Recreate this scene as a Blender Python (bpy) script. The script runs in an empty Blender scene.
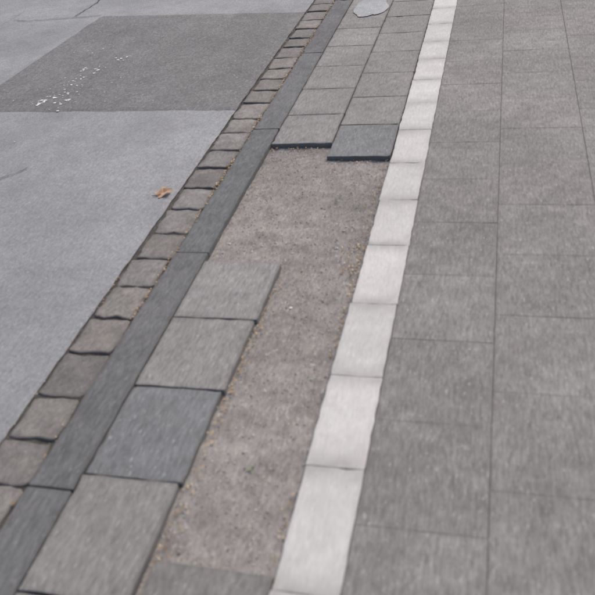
import bpy, math, random
from mathutils import Vector, Matrix, noise
random.seed(7)
SC=bpy.context.scene
COL=SC.collection

# ---------------------------------------------------------------- helpers
def new_obj(name, verts, faces, mat, cols=None, smooth=False):
    me=bpy.data.meshes.new(name)
    me.from_pydata(verts,[],faces)
    if cols is not None:
        a=me.color_attributes.new('col','FLOAT_COLOR','POINT')
        flat=[]
        for c in cols: flat.extend((c[0],c[1],c[2],1.0))
        a.data.foreach_set('color',flat)
    if smooth:
        me.polygons.foreach_set('use_smooth',[True]*len(me.polygons))
    me.materials.append(mat)
    me.update()
    o=bpy.data.objects.new(name,me); COL.objects.link(o)
    return o

class M:
    def __init__(s,name):
        s.m=bpy.data.materials.new(name); s.m.use_nodes=True
        s.nt=s.m.node_tree; s.n=s.nt.nodes; s.l=s.nt.links
        s.b=s.n['Principled BSDF']
        s.tc=s.n.new('ShaderNodeTexCoord')
    def map(s,sx,sy,sz=1.0,rot=0.0):
        k=s.n.new('ShaderNodeMapping'); k.inputs['Scale'].default_value=(sx,sy,sz)
        k.inputs['Rotation'].default_value=(0,0,rot)
        s.l.new(s.tc.outputs['Object'],k.inputs['Vector']); return k.outputs[0]
    def noise(s,vec,scale,detail=3,rough=0.55,dist=0.0):
        k=s.n.new('ShaderNodeTexNoise'); k.inputs['Scale'].default_value=scale
        k.inputs['Detail'].default_value=detail; k.inputs['Roughness'].default_value=rough
        k.inputs['Distortion'].default_value=dist
        s.l.new(vec,k.inputs['Vector']); return k.outputs['Fac']
    def rng(s,v,a,b,c,d):
        k=s.n.new('ShaderNodeMapRange')
        for i,x in zip(('From Min','From Max','To Min','To Max'),(a,b,c,d)): k.inputs[i].default_value=x
        s.l.new(v,k.inputs['Value']); return k.outputs[0]
    def math(s,op,a,b):
        k=s.n.new('ShaderNodeMath'); k.operation=op
        for i,x in ((0,a),(1,b)):
            if isinstance(x,(int,float)): k.inputs[i].default_value=x
            else: s.l.new(x,k.inputs[i])
        return k.outputs[0]
    def mul(s,*a):
        r=a[0]
        for x in a[1:]: r=s.math('MULTIPLY',r,x)
        return r
    def mixc(s,f,a,b):
        k=s.n.new('ShaderNodeMix'); k.data_type='RGBA'
        if isinstance(f,(int,float)): k.inputs[0].default_value=f
        else: s.l.new(f,k.inputs[0])
        for i,x in ((6,a),(7,b)):
            if isinstance(x,tuple): k.inputs[i].default_value=(*x,1)
            else: s.l.new(x,k.inputs[i])
        return k.outputs[2]
    def scale(s,c,v):
        k=s.n.new('ShaderNodeVectorMath'); k.operation='SCALE'
        s.l.new(c,k.inputs[0]) if not isinstance(c,tuple) else setattr(k.inputs[0],'default_value',c)
        s.l.new(v,k.inputs[3]); return k.outputs[0]
    def attr(s):
        a=s.n.new('ShaderNodeAttribute'); a.attribute_name='col'
        q=s.n.new('ShaderNodeSeparateColor'); s.l.new(a.outputs['Color'],q.inputs[0])
        return q.outputs[0],q.outputs[1],q.outputs[2]
    def out(s,c,h=None,bd=0.003,bs=0.5,rough=0.85):
        s.l.new(c,s.b.inputs['Base Color']); s.b.inputs['Roughness'].default_value=rough
        s.b.inputs['Specular IOR Level'].default_value=0.3
        if h is not None:
            k=s.n.new('ShaderNodeBump'); k.inputs['Distance'].default_value=bd; k.inputs['Strength'].default_value=bs
            s.l.new(h,k.inputs['Height']); s.l.new(k.outputs[0],s.b.inputs['Normal'])
        return s.m

def stone(name,base,tint=(0.86,0.96,1.06),speck=0.5,mott=0.15,an=0.2,grime=(0.06,0.055,0.05),gr=0.7,rough=0.85,rot=0.0,attr=True,fine=190,bs=0.35,chips=0.3,stain=0.32):
    """cast / natural stone: aggregate flecks, brushed wear along the walking direction, grime in the joints"""
    m=M(name)
    v=m.map(1,an,1,rot); v0=m.map(1,1,1)
    big=m.noise(v0,1.7,2); med=m.noise(v0,12,3,0.65); fl2=m.noise(v,fine*0.5,3,0.82)
    f2=m.rng(fl2,0.3,0.7,1-speck,1+speck)
    b=m.rng(big,0.3,0.7,1-mott,1+mott); d=m.rng(med,0.3,0.7,1-mott*1.1,1+mott*1.1)
    hi=m.noise(m.map(1.0,an*1.5,1,rot+.06),fine*0.72,1,0.5)
    chip=m.rng(hi,0.64,0.76,0.0,1.0)
    lo=m.rng(hi,0.27,0.38,1.0,0.0)
    mult=m.mul(f2,b,d)
    if attr:
        t,e,bl=m.attr()
        mult=m.mul(mult,t)
        c=m.mixc(bl,base,tuple(x*y for x,y in zip(base,tint)))
    else:
        c=m.mixc(0.0,base,base)
    c=m.scale(c,mult)
    lite=tuple(min(1,x*1.7+0.10) for x in base)
    c=m.mixc(m.mul(chip,chips),c,lite)
    c=m.mixc(m.mul(lo,chips*.9),c,tuple(x*.45 for x in base))
    st=m.rng(m.noise(v0,4.5,3,0.65,0.6),0.52,0.72,0.0,stain)
    c=m.mixc(st,c,tuple(x*0.6 for x in base))
    if attr:
        g=m.math('SUBTRACT',1.0,e)
        g=m.mul(g,m.rng(med,0.3,0.65,0.35,1.2))
        g=m.math('MINIMUM',m.mul(g,gr),1.0)
        c=m.mixc(g,c,grime)
    return m.out(c,fl2,0.003,bs,rough)

# ---------------------------------------------------------------- materials
MAT_slab=stone('worn_concrete_slab',(0.245,0.236,0.226),speck=0.28,mott=0.11,grime=(.13,.124,.115),chips=.4)
MAT_pav=stone('pavement_concrete',(0.238,0.229,0.219),speck=0.32,mott=0.13,grime=(0.165,.158,.15),gr=0.42,chips=.5,stain=.36)
MAT_white=stone('white_concrete_strip',(0.585,0.572,0.55),speck=0.10,mott=0.055,grime=(0.32,0.31,0.295),gr=0.75,chips=.18,stain=.2)
MAT_sett=stone('basalt_sett',(0.208,0.193,0.178),speck=0.26,mott=0.17,an=0.5,fine=150,rough=0.75,grime=(.10,.09,.08))
MAT_kerb=stone('granite_kerb',(0.152,0.152,0.151),speck=0.27,mott=0.12,an=0.22,grime=(.09,.088,.085),gr=.5,chips=.3)

def asphalt(name,base,speck,an,fine,mo=.1):
    m=M(name); v=m.map(1,an,1,0.25); v0=m.map(1,1,1)
    fl2=m.noise(v,fine*0.45,3,0.82); med=m.noise(v0,8,4,0.7); big=m.noise(v0,1.1,3,0.6)
    mult=m.mul(m.rng(fl2,0.3,0.7,1-speck,1+speck),m.rng(med,.3,.7,1-mo,1+mo),m.rng(big,.3,.7,.83,1.17))
    c=m.scale(m.mixc(0.0,base,base),mult)
    hi=m.noise(m.map(1.0,an*1.2,1,.3),fine*0.7,1,0.5)
    c=m.mixc(m.mul(m.rng(hi,0.66,0.76,0,1),0.45),c,(0.55,0.55,0.56))
    c=m.mixc(m.mul(m.rng(hi,.26,.35,1,0),0.38),c,tuple(x*0.4 for x in base))
    st=m.rng(m.noise(m.map(1,.35,1),3.5,3,0.65,0.4),0.52,0.72,0.0,0.28)
    c=m.mixc(st,c,tuple(x*0.65 for x in base))
    return m.out(c,fl2,0.004,0.5,0.8)
MAT_road=asphalt('worn_light_asphalt',(0.283,0.288,0.295),0.22,0.5,190)
MAT_patch=asphalt('dark_asphalt_repair',(0.182,0.181,0.181),0.33,0.6,150,.13)

def soil(name,base,b2,sp=.34):
    m=M(name); v=m.map(1,0.3,1,0.0); v0=m.map(1,1,1)
    fl2=m.noise(v,95,4,0.8); med=m.noise(v0,10,4,0.7,0.5); big=m.noise(v0,2.6,2)
    mult=m.mul(m.rng(fl2,0.3,0.7,1-sp,1+sp),m.rng(big,.3,.7,.86,1.14))
    c=m.scale(m.mixc(m.rng(med,.38,.62,0,1),base,b2),mult)
    hi=m.noise(m.map(1.0,.45,1,.05),120,1,0.5)
    c=m.mixc(m.mul(m.rng(hi,0.64,0.74,0,1),0.5),c,tuple(x*1.8 for x in base))
    return m.out(c,fl2,0.005,0.5,0.95)
MAT_dirt=soil('gravelly_subbase',(0.298,0.279,0.262),(0.232,0.215,0.202))
MAT_joint=soil('joint_soil',(0.105,0.096,0.085),(0.070,0.064,0.057))
MAT_jsand=soil('joint_sand',(0.175,0.170,0.163),(0.14,0.135,0.13))
MAT_ground=soil('subsoil',(0.16,0.145,0.13),(0.12,0.11,0.1))
MAT_pale=soil('pale_surface',(0.42,0.43,0.44),(0.36,0.37,0.38),.12)

def flat_attr(name,rough=0.8):
    m=M(name); a=m.n.new('ShaderNodeAttribute'); a.attribute_name='col'
    n=m.noise(m.map(1,1,1),300,2)
    c=m.scale(a.outputs['Color'],m.rng(n,.3,.7,.8,1.2))
    return m.out(c,None,rough=rough)
MAT_deb=flat_attr('plant_litter'); MAT_peb=flat_attr('pebble_stone'); MAT_splat=flat_attr('white_paint_spots')

# ---------------------------------------------------------------- blocks
class Builder:
    def __init__(s): s.v=[];s.f=[];s.c=[]
    def block(s,x0,x1,y0,y1,zt,zb,r=0.006,wob=0.002,bump=0.0015,step=0.04,tone=1.0,blue=0.0,tilt=(0,0),rc=0.008,edge=0.03,crown=0.0,chip=0.0,ends=0.0):
        seed=random.uniform(0,500)
        def ax(a,b):
            L=b-a; base=[0,r*0.25,r*0.6,r,max(r*1.6,edge*.4),edge]
            k=max(2,int((L-2*edge)/step)); mid=[edge+(L-2*edge)*i/k for i in range(1,k)]
            pos=base+mid+[L-q for q in reversed(base)]
            return pos,L
        px,LX=ax(x0,x1); py,LY=ax(y0,y1)
        o=len(s.v); nx=len(px); ny=len(py)
        cx=(x0+x1)/2; cy=(y0+y1)/2
        for j,yy in enumerate(py):
            for i,xx in enumerate(px):
                dx=min(xx,LX-xx); dy=min(yy,LY-yy)
                X=x0+xx; Y=y0+yy
                if dx<rc and dy<rc:
                    u=rc-dx; w=rc-dy; m_=max(u,w); l_=math.hypot(u,w)
                    if l_>0:
                        k=m_/l_; nu=u*k; nw=w*k
                        X+= (u-nu)*(1 if xx<LX/2 else -1); Y+=(w-nw)*(1 if yy<LY/2 else -1)
                d=min(dx,dy)
                z=0
                if d<r: z=-(r-math.sqrt(max(0,r*r-(r-d)**2)))
                fx=max(0,1-dx/0.03); fy=max(0,1-dy/0.03)
                X+=wob*fx*noise.noise((seed,Y*22,seed))*1.6+wob*.5*fx*noise.noise((seed,Y*80,seed+3))
                Y+=wob*fy*noise.noise((X*22,seed,seed+9))*1.6+wob*.5*fy*noise.noise((X*80,seed,seed+5))
                z+=bump*noise.noise((X*18,Y*18,seed))+bump*.5*noise.noise((X*55,Y*55,seed))
                if chip and d<0.02:
                    q=noise.noise((X*35,Y*35,seed+40))
                    if q>0.25: z-=chip*(q-0.25)*(1-d/0.02)*2
                if crown: 
                    z-=crown*((abs(xx/LX-.5)*2)**2.5+(abs(yy/LY-.5)*2)**2.5)
                z+=tilt[0]*(X-cx)+tilt[1]*(Y-cy)
                s.v.append((X,Y,zt+z)); 
                e=min(1,d/edge)**0.6
                if ends: e=min(.6+.4*e,min(1,.1+dy/ends*(1+.6*noise.noise((X*20,Y*8,seed)))))
                s.c.append((tone,max(0,e),blue))
        for j in range(ny-1):
            for i in range(nx-1):
                a=o+j*nx+i; s.f.append((a,a+1,a+nx+1,a+nx))
        ring=[o+i for i in range(nx)]+[o+j*nx+nx-1 for j in range(1,ny)]+[o+(ny-1)*nx+i for i in range(nx-2,-1,-1)]+[o+j*nx for j in range(ny-2,0,-1)]
        b=len(s.v)
        for q in ring:
            v=s.v[q]; s.v.append((v[0],v[1],zb)); s.c.append((tone*0.6,0.1,blue))
        n=len(ring)
        for i in range(n):
            s.f.append((ring[i],b+i,b+(i+1)%n,ring[(i+1)%n]))
    def make(s,name,mat):
        return new_obj(name,s.v,s.f,mat,s.c,True)

R=random.uniform
# setts of the gutter
B=Builder()
js=[1.146,1.312,1.491,1.697,1.884,2.074,2.259,2.449,2.642,2.827]
y=1.146
lo=[]
while y>-2: y-=R(.175,.2); lo.append(y)
js=list(reversed(lo))+js
y=2.827
while y<13: y+=R(.165,.215); js.append(y)
for a,b in zip(js,js[1:]):
    g=R(.003,.0055)
    B.block(-1.338+R(-.007,.005),-1.184+R(-.004,.002),a+g,b-g,-0.004+R(-.002,.002),-.09,r=.007,wob=.0075,bump=.0035,step=.02,tone=R(.86,1.14),blue=R(0,.35),
            tilt=(R(-.025,.025),R(-.025,.025)),rc=.016,edge=.02,crown=.0012)
B.make('sett_gutter',MAT_sett)
# kerb
B=Builder()
kj=[-1.15,0.0,1.145,2.295,3.43,4.55,5.68,6.8,7.95,9.1,10.2,11.3,12.4]
for a,b in zip(kj,kj[1:]):
    B.block(-1.178+R(-.001,.001),-1.046+R(-.001,.001),a+.0015,b-.0015,.003+R(-.001,.001),-.12,r=.004,wob=.0025,bump=.0012,step=.035,tone=R(.95,1.08),blue=R(.1,.4),tilt=(R(-.008,.008),0),edge=.018,chip=.004)
B.make('kerb_stone',MAT_kerb)

# remaining and loose slabs beside the kerb
B=Builder()
def slab(x0,x1,y0,y1,tone,blue,tilt=(0,0),z=0.0,skew=0):
    B.block(x0+.0012,x1-.0012,y0+.0012,y1-.0012,z,-.034,r=.0025,wob=.0022,bump=.0010,step=.035,tone=tone,blue=blue,tilt=tilt,rc=.005,edge=.014,chip=.006)
slab(-1.043,-.744,1.902,2.245,1.08,0.15,(.008,.004),.001)
slab(-1.043,-.752,1.560,1.900,1.03,.05,(.005,0),.001)
slab(-1.043,-.760,1.208,1.558,.84,.7,(.003,.004),-.001)
slab(-1.043,-.765,.853,1.206,1.0,.1,(.004,0),.001)
slab(-1.043,-.765,.50,.850,.93,.2)
for k in range(-5,1): slab(-1.043,-.752,.5+.35*(k-1),.5+.35*k-.003,R(.88,1.05),R(0,.3))
for k in range(-6,1): slab(-.750,-.456,.985+.35*(k-1),.985+.35*k-.003,R(.84,.98) if k<0 else .92,R(0,.3),(0,.004),-.009)
y=3.255
for k in range(26):
    slab(-1.043,-.748,y+.35*k,y+.35*(k+1),R(1.0,1.09),R(0,.2),(R(-.004,.004),R(-.002,.002)) if k else (.006,-.010),R(0,.001) if k else .001)
y=3.115
slab(-.745,-.456,y,3.465,.85,.6,(.005,-.004),.001)
y=3.467
for k in range(26):
    slab(-.745,-.456,y+.35*k,y+.35*(k+1),R(.99,1.08),R(0,.2),(R(-.004,.004),R(-.002,.002)),R(0,.001))
B.make('paving_slabs',MAT_slab)

# white guiding strip
B=Builder()
wj=[.939,1.306,1.657,2.016,2.377,2.717,3.048,3.393,3.72,4.038,4.36,4.663]
y=.939; lo=[]
for k in range(9): y-=.35; lo.append(y)
wj=list(reversed(lo))+wj
y=4.663
for k in range(24): y+=.345; wj.append(y)
for a,b in zip(wj,wj[1:]):
    B.block(-.451+R(-.002,.002),-.298+R(-.001,.001),a+.0004,b-.0004,.001+R(-.0005,.0005),-.07,r=.0014,wob=.002,bump=.0008,step=.025,tone=R(.93,1.04),blue=R(0,.1),rc=.003,edge=.016,chip=.003,ends=.075)
B.make('white_kerb_strip',MAT_white)

# main pavement
B=Builder()
cols=[(-.296,.012,2.194),(.012,.364,1.982)]
x=.364
for i in range(9): cols.append((x,x+.35,2.194 if i%2==0 else 1.982)); x+=.35
for ci,(x0,x1,off) in enumerate(cols):
    y=off-.352*12
    while y<12.5:
        t=R(.95,1.05)
        if ci==0 and 2.1<y<2.6: t=.92
        if ci==0 and 1.7<y<2.1: t=1.05
        if y<1.6: t*=.95
        B.block(x0+.0009,x1-.0009,y+.00015,y+.352-.00015,R(-.0003,.0003),-.05,r=.0008,wob=.0004,bump=.0006,step=.05,tone=t,blue=R(0,.18),rc=.0015,edge=.010,tilt=(R(-.0008,.0008),R(-.0008,.0008)))
        y+=.352
B.make('pavement',MAT_pav)

# ---------------------------------------------------------------- sheets
def grid(name,x0,x1,y0,y1,dx,dy,zf,mat,xf=None):
    nx=max(1,round((x1-x0)/dx)); ny=max(1,round((y1-y0)/dy)); V=[];F=[]
    for j in range(ny+1):
        for i in range(nx+1):
            x=x0+(x1-x0)*i/nx; y=y0+(y1-y0)*j/ny
            if xf: x=xf(x,y,i,nx)
            V.append((x,y,zf(x,y)))
    for j in range(ny):
        for i in range(nx):
            a=j*(nx+1)+i; F.append((a,a+1,a+nx+2,a+nx+1))
    return new_obj(name,V,F,mat,None,True)
grid('ground',-300,300,-300,300,50,50,lambda x,y:-.10,MAT_ground)
def nz(x,y,s,o=0): return noise.noise((x*s,y*s,o))
def dz(x,y):
    return -.021+.006*nz(x,y,5,3)+.005*nz(x,y,16,8)+.0025*nz(x,y,45,1)+.0015*nz(x,y,110,2)
grid('gravel_strip',-1.046,-.448,-1.5,3.6,.010,.012,dz,MAT_dirt)
def sheets(name,L,mat):
    V=[];F=[]
    for (x0,x1,y0,y1,z) in L:
        o=len(V); V.extend([(x0,y0,z),(x1,y0,z),(x1,y1,z),(x0,y1,z)]); F.append((o,o+1,o+2,o+3))
    return new_obj(name,V,F,mat)
sheets('joint_soil',[(-1.40,-1.050,-3,14,-.013),(-1.046,-.452,3.62,14,-.006)],MAT_joint)
sheets('joint_sand',[(-.449,3.6,-3,14,-.003)],MAT_jsand)
def rz(x,y): return -.009+.003*nz(x,y,.9)+.0012*nz(x,y,6)
def rx(x,y,i,nx):
    return x+(.005*nz(0,y,9,5)+.004*nz(0,y,30,6)) if i==nx else x
grid('asphalt_road',-3.9,-1.352,-1.2,8,.05,.03,rz,MAT_road,rx)
sheets('road_surface',[(x0,x1,y0,y1,-.0095) for (x0,x1,y0,y1) in [(-9,-3.9,-60,80),(-3.9,-1.355,-60,-1.2),(-3.9,-1.355,8,80)]],MAT_road)
sheets('footway',[(3.6,9,-60,80,-.003),(-1.35,3.6,14,80,-.004),(-1.35,3.6,-60,-3,-.004)],MAT_pav)
# repair patch
V=[];F=[];nx=50;ny=56
for j in range(ny+1):
    for i in range(nx+1):
        u=i/nx;w=j/ny
        ya=3.775-.085*u; yb=5.70-.22*u
        xa=-3.12+.06*w; xb=-1.352
        x=xa+(xb-xa)*u; y=ya+(yb-ya)*w
        if j in(0,ny): y+=.018*nz(x,0,5,j)+.012*nz(x,0,25,j)
        if i==0: x+=.014*nz(0,y,6,1)
        e=-.006 if (j in(0,ny) or i in (0,)) else 0
        V.append((x,y,rz(x,y)+.004+e))
for j in range(ny):
    for i in range(nx):
        a=j*(nx+1)+i; F.append((a,a+1,a+nx+2,a+nx+1))
new_obj('asphalt_patch',V,F,MAT_patch,None,True)

def crack(name,pts,w,mat=MAT_joint):
    V=[];F=[];n=0
    for (a,b) in zip(pts,pts[1:]):
        k=max(2,int(math.dist(a,b)/.02))
        for i in range(k+(1 if b==pts[-1] else 0)):
            t=i/k; x=a[0]+(b[0]-a[0])*t; y=a[1]+(b[1]-a[1])*t
            d=Vector((b[0]-a[0],b[1]-a[1])).normalized(); p=Vector((-d.y,d.x))
            o=.012*nz(x,y,12,3)+.006*nz(x,y,40,4); ww=w*(1+.8*nz(x,y,30,7))
            x+=p.x*o;y+=p.y*o
            V.append((x+p.x*ww,y+p.y*ww,rz(x,y)+.006)); V.append((x-p.x*ww,y-p.y*ww,rz(x,y)+.006)); n+=1
    for i in range(n-1): F.append((2*i,2*i+1,2*i+3,2*i+2))
    return new_obj(name,V,F,mat)
crack('road_crack',[(-3.30,5.72),(-3.28,6.1),(-3.36,6.6)],.004)
crack('road_crack',[(-2.6,2.84),(-2.32,2.93),(-2.23,3.03)],.0025)
crack('road_crack',[(-3.10,3.77),(-3.6,3.9)],.004)
crack('road_crack',[(-3.06,5.69),(-3.7,5.66),(-3.85,5.7)],.003)

# ---------------------------------------------------------------- small things
class Bits:
    def __init__(s): s.v=[];s.f=[];s.c=[]
    def flake(s,x,y,z,L,W,col):
        a=R(0,6.28);ca,sa=math.cos(a),math.sin(a);o=len(s.v);t=R(-.3,.3)
        for (u,w,h) in [(-L/2,0,0),(-L*.1,-W/2,.15*L),(L/2,0,.05*L),(L*.05,W/2,.12*L)]:
            s.v.append((x+u*ca-w*sa,y+u*sa+w*ca,z+h+abs(t*w))); s.c.append(col)
        s.f.append((o,o+1,o+2,o+3))
    def rock(s,x,y,z,r,col):
        o=len(s.v); 
        P=[(0,0,1),(1,0,0),(.3,.95,.1),(-.8,.6,0),(-.8,-.6,.1),(.3,-.95,0),(0,0,-1)]
        a=R(0,6.28);sx,sy,sz=R(.7,1.2),R(.7,1.4),R(.4,.7)
        for p in P:
            u=p[0]*sx*R(.8,1.2)*r;w=p[1]*sy*R(.8,1.2)*r
            s.v.append((x+u*math.cos(a)-w*math.sin(a),y+u*math.sin(a)+w*math.cos(a),z+p[2]*sz*r)); s.c.append(col)
        for i in range(5):
            b=o+1+i;c=o+1+(i+1)%5
            s.f.append((o,b,c)); s.f.append((o+6,c,b))
def litcol():
    c=random.choice([(.50,.33,.17),(.42,.27,.14),(.58,.43,.26),(.28,.18,.11),(.54,.45,.31)]); k=R(.75,1.2)
    return tuple(q*k for q in c)
D=Bits()
def scatter(n,x,sx,y0,y1,z,L0,L1,dens=None):
    k=0
    while k<n:
        y=R(y0,y1)
        if dens and R(0,1)>dens(y): continue
        D.flake(x+random.gauss(0,sx),y,z,R(L0,L1),R(L0,L1)*.5,litcol()); k+=1
cl=lambda s:(lambda y: max(0.02,nz(s,y,2.2,s)*1.6+.25))
scatter(420,-1.181,.006,.6,6.5,.002,.006,.018,cl(1.3))
scatter(110,-1.182,.005,2.3,4.2,.003,.008,.018)
scatter(70,-1.182,.014,.6,6.5,.006,.005,.013,cl(1.3))
scatter(60,-1.345,.006,.6,6,-.004,.005,.011,cl(5.1))
scatter(140,-.742,.010,.95,2.25,-.014,.006,.015,cl(8.2))
scatter(120,-.465,.010,1.0,3.1,-.013,.006,.014,cl(3.7))
scatter(50,-.50,.03,2.20,2.42,-.013,.007,.016)
scatter(36,-.478,.012,2.7,3.1,-.013,.006,.013)
scatter(34,-.9,.08,3.20,3.245,-.013,.006,.016)
scatter(18,-.6,.07,3.08,3.11,-.013,.006,.014)
for _ in range(90): D.flake(R(-1.03,-.47),R(1,3.1),-.013,R(.004,.012),R(.003,.006),litcol())
for _ in range(24): D.flake(R(-.3,.9),R(.9,5),.002,R(.004,.008),R(.003,.005),litcol())
for _ in range(14): D.flake(R(-3,-1.4),R(1,5),-.002,R(.004,.009),R(.003,.005),litcol())
new_obj('leaf_litter',D.v,D.f,MAT_deb,D.c)
P=Bits()
for _ in range(6500):
    x=R(-1.04,-.455);y=R(.9,3.3)
    if x<-.77 and y<2.22: continue
    r=random.choice([.0012,.0015,.002,.002,.0028,.0036]) 
    if R(0,1)<.008: r=.006
    k=R(.15,.50); P.rock(x,y,dz(x,y)+r*.15,r,(k*1.03,k*.98,k*.94))
for _ in range(500):
    x=random.choice([-1.182,-1.345,-.455,-1.045])+random.gauss(0,.012);y=R(.6,6); k=R(.15,.38)
    P.rock(x,y,-.001,R(.001,.0025),(k,k*.96,k*.9))
for _ in range(260):
    x=R(-4,1.4);y=R(.8,6.4); k=R(.12,.45)
    if -1.05<x<-.45: continue
    P.rock(x,y,.0005 if x>-.4 else -.006,R(.001,.0026),(k,k*.98,k*.94))
new_obj('gravel_grains',P.v,P.f,MAT_peb,P.c)
S=Bits()
def blob(x,y,r,z,col):
    o=len(S.v);n=9;S.v.append((x,y,z+.0012));S.c.append(col);ph=R(0,9)
    for i in range(n):
        a=i*2*math.pi/n; q=r*(1+.5*noise.noise((math.cos(a)*1.5+ph,math.sin(a)*1.5,ph)))
        S.v.append((x+q*math.cos(a),y+q*math.sin(a)*.8,z));S.c.append(col)
    for i in range(n): S.f.append((o,o+1+i,o+1+(i+1)%n))
for (cx,cy,n,s,r0,r1) in [(-2.62,3.90,9,.018,.005,.014),(-2.57,3.97,7,.02,.004,.012),(-2.47,3.88,8,.025,.004,.012),(-2.51,4.04,6,.03,.003,.010),(-2.60,4.42,8,.022,.004,.012),(-2.52,4.42,8,.025,.004,.012),(-2.56,4.27,7,.03,.003,.010),(-2.41,4.60,8,.03,.003,.010),(-2.5,4.2,40,.16,.0015,.006),(-2.75,4.9,6,.1,.003,.007)]:
    for _ in range(n):
        x=random.gauss(cx,s);y=random.gauss(cy,s*1.9)
        k=R(.75,1)
        blob(x,y,R(r0,r1),rz(x,y)+.006,(.85*k,.87*k,.90*k))
blob(-.655,2.0,.006,dz(-.655,2.0)+.004,(.75,.75,.73)); blob(-1.905,2.18,.007,rz(-1.9,2.18)+.003,(.7,.7,.7))
new_obj('paint_splatter',S.v,S.f,MAT_splat,S.c)
V=[(-.885,5.45,.0065)];F=[];n=56  # irregular pale patch laid just above the far slabs
for i in range(n):
    a=i*2*math.pi/n; q=1+.28*noise.noise((math.cos(a)*1.2,math.sin(a)*1.2,4.2))+.06*noise.noise((math.cos(a)*6,math.sin(a)*6,1))
    V.append((-.885+.115*q*math.cos(a),5.45+.24*q*math.sin(a),.0058))
for i in range(n): F.append((0,1+i,1+(i+1)%n))
new_obj('pale_patch',V,F,MAT_pale)
# fallen leaf
def leaf(name,cx,cy,cz,size,rot,col):
    out=[];n=60
    for i in range(n):
        a=i*2*math.pi/n
        lobes=.78+.12*math.cos(5*a)+.05*math.cos(10*a)+.03*math.sin(15*a)
        r=size*lobes
        out.append((r*math.cos(a),r*.85*math.sin(a)))
    V=[];F=[];C=[];rings=6
    for k in range(rings+1):
        t=k/rings
        for (u,w) in out:
            x=u*t;yv=w*t
            z=.25*abs(yv)+.005*math.sin(x*90+1)*t+.005*math.sin(yv*120)*t+.2*x*x/size+.002
            vein=1.25 if abs(yv)<size*.05 else 1
            kk=vein*(1+.25*noise.noise((x*60,yv*60,1)))
            V.append((x,yv,z)); C.append(tuple(q*kk for q in col))
    for k in range(rings):
        for i in range(n):
            a=k*n+i;b=k*n+(i+1)%n; F.append((a,b,b+n,a+n))
    o=len(V)
    for i in range(6):
        t=i/5; x=-size*.3-size*.9*t; 
        for (dy,dzv) in ((-.0012,0),(.0012,0),(0,.0025)):
            V.append((x,dy+.008*t*t,dzv+.002+.006*t)); C.append((.25,.13,.07))
    for i in range(5):
        for q in range(3):
            a=o+i*3+q;b=o+i*3+(q+1)%3; F.append((a,b,b+3,a+3))
    ob=new_obj(name,V,F,MAT_deb,C,True)
    ob.location=(cx,cy,cz); ob.rotation_euler=(.12,-.1,rot)
    return ob
leaf('fallen_leaf',-1.410,2.775,-.004,.044,.7,(.54,.35,.23))
V=[];F=[];C=[]
for i in range(8):
    a=R(0,6.28);L=R(.007,.014);o=len(V);x=-.60+R(-.006,.006);y=1.29+R(-.006,.006);z=dz(x,y)
    d=(math.cos(a),math.sin(a));p=(-d[1],d[0])
    V+= [(x,y,z),(x+d[0]*L*.5+p[0]*.0025,y+d[1]*L*.5+p[1]*.0025,z+.006),(x+d[0]*L,y+d[1]*L,z+.005),(x+d[0]*L*.5-p[0]*.0025,y+d[1]*L*.5-p[1]*.0025,z+.006)]
    C+=[(.27,.31,.20)]*4; F.append((o,o+1,o+2,o+3))
new_obj('weed_sprout',V,F,MAT_deb,C)

# ---------------------------------------------------------------- light
w=bpy.data.worlds.new('World'); SC.world=w; w.use_nodes=True
nt=w.node_tree; bg=nt.nodes['Background']; sky=nt.nodes.new('ShaderNodeTexSky'); sky.sky_type='NISHITA'; sky.sun_disc=False
EL,AZ=math.radians(50),math.radians(20)
sky.sun_elevation=EL; sky.sun_rotation=AZ; sky.dust_density=5.0; sky.air_density=1.0
nt.links.new(sky.outputs[0],bg.inputs[0]); bg.inputs[1].default_value=0.15
sd=bpy.data.lights.new('sun','SUN'); sd.energy=1.2; sd.angle=math.radians(40); sd.color=(1,.94,.85)
so=bpy.data.objects.new('sun',sd); COL.objects.link(so)
dirv=Vector((math.sin(AZ)*math.cos(EL),math.cos(AZ)*math.cos(EL),math.sin(EL)))
so.rotation_euler=dirv.to_track_quat('Z','Y').to_euler(); so.location=(0,0,10)
SC.view_settings.view_transform='Standard'; SC.view_settings.look='None'; SC.view_settings.exposure=0

# ---------------------------------------------------------------- camera
X=Vector((3047,-110,769)).normalized();Y=Vector((215,577,-769)).normalized();Z=X.cross(Y).normalized()
cam=bpy.data.cameras.new('camera'); co=bpy.data.objects.new('camera',cam); COL.objects.link(co)
co.matrix_world=Matrix.Translation((0,0,1.5))@Matrix((X,Y,Z)).to_4x4()
cam.sensor_width=36; cam.lens=36*769/595; cam.clip_end=1000; cam.clip_start=.05
cam.dof.use_dof=True; cam.dof.focus_distance=6.0; cam.dof.aperture_fstop=3.8
SC.camera=co
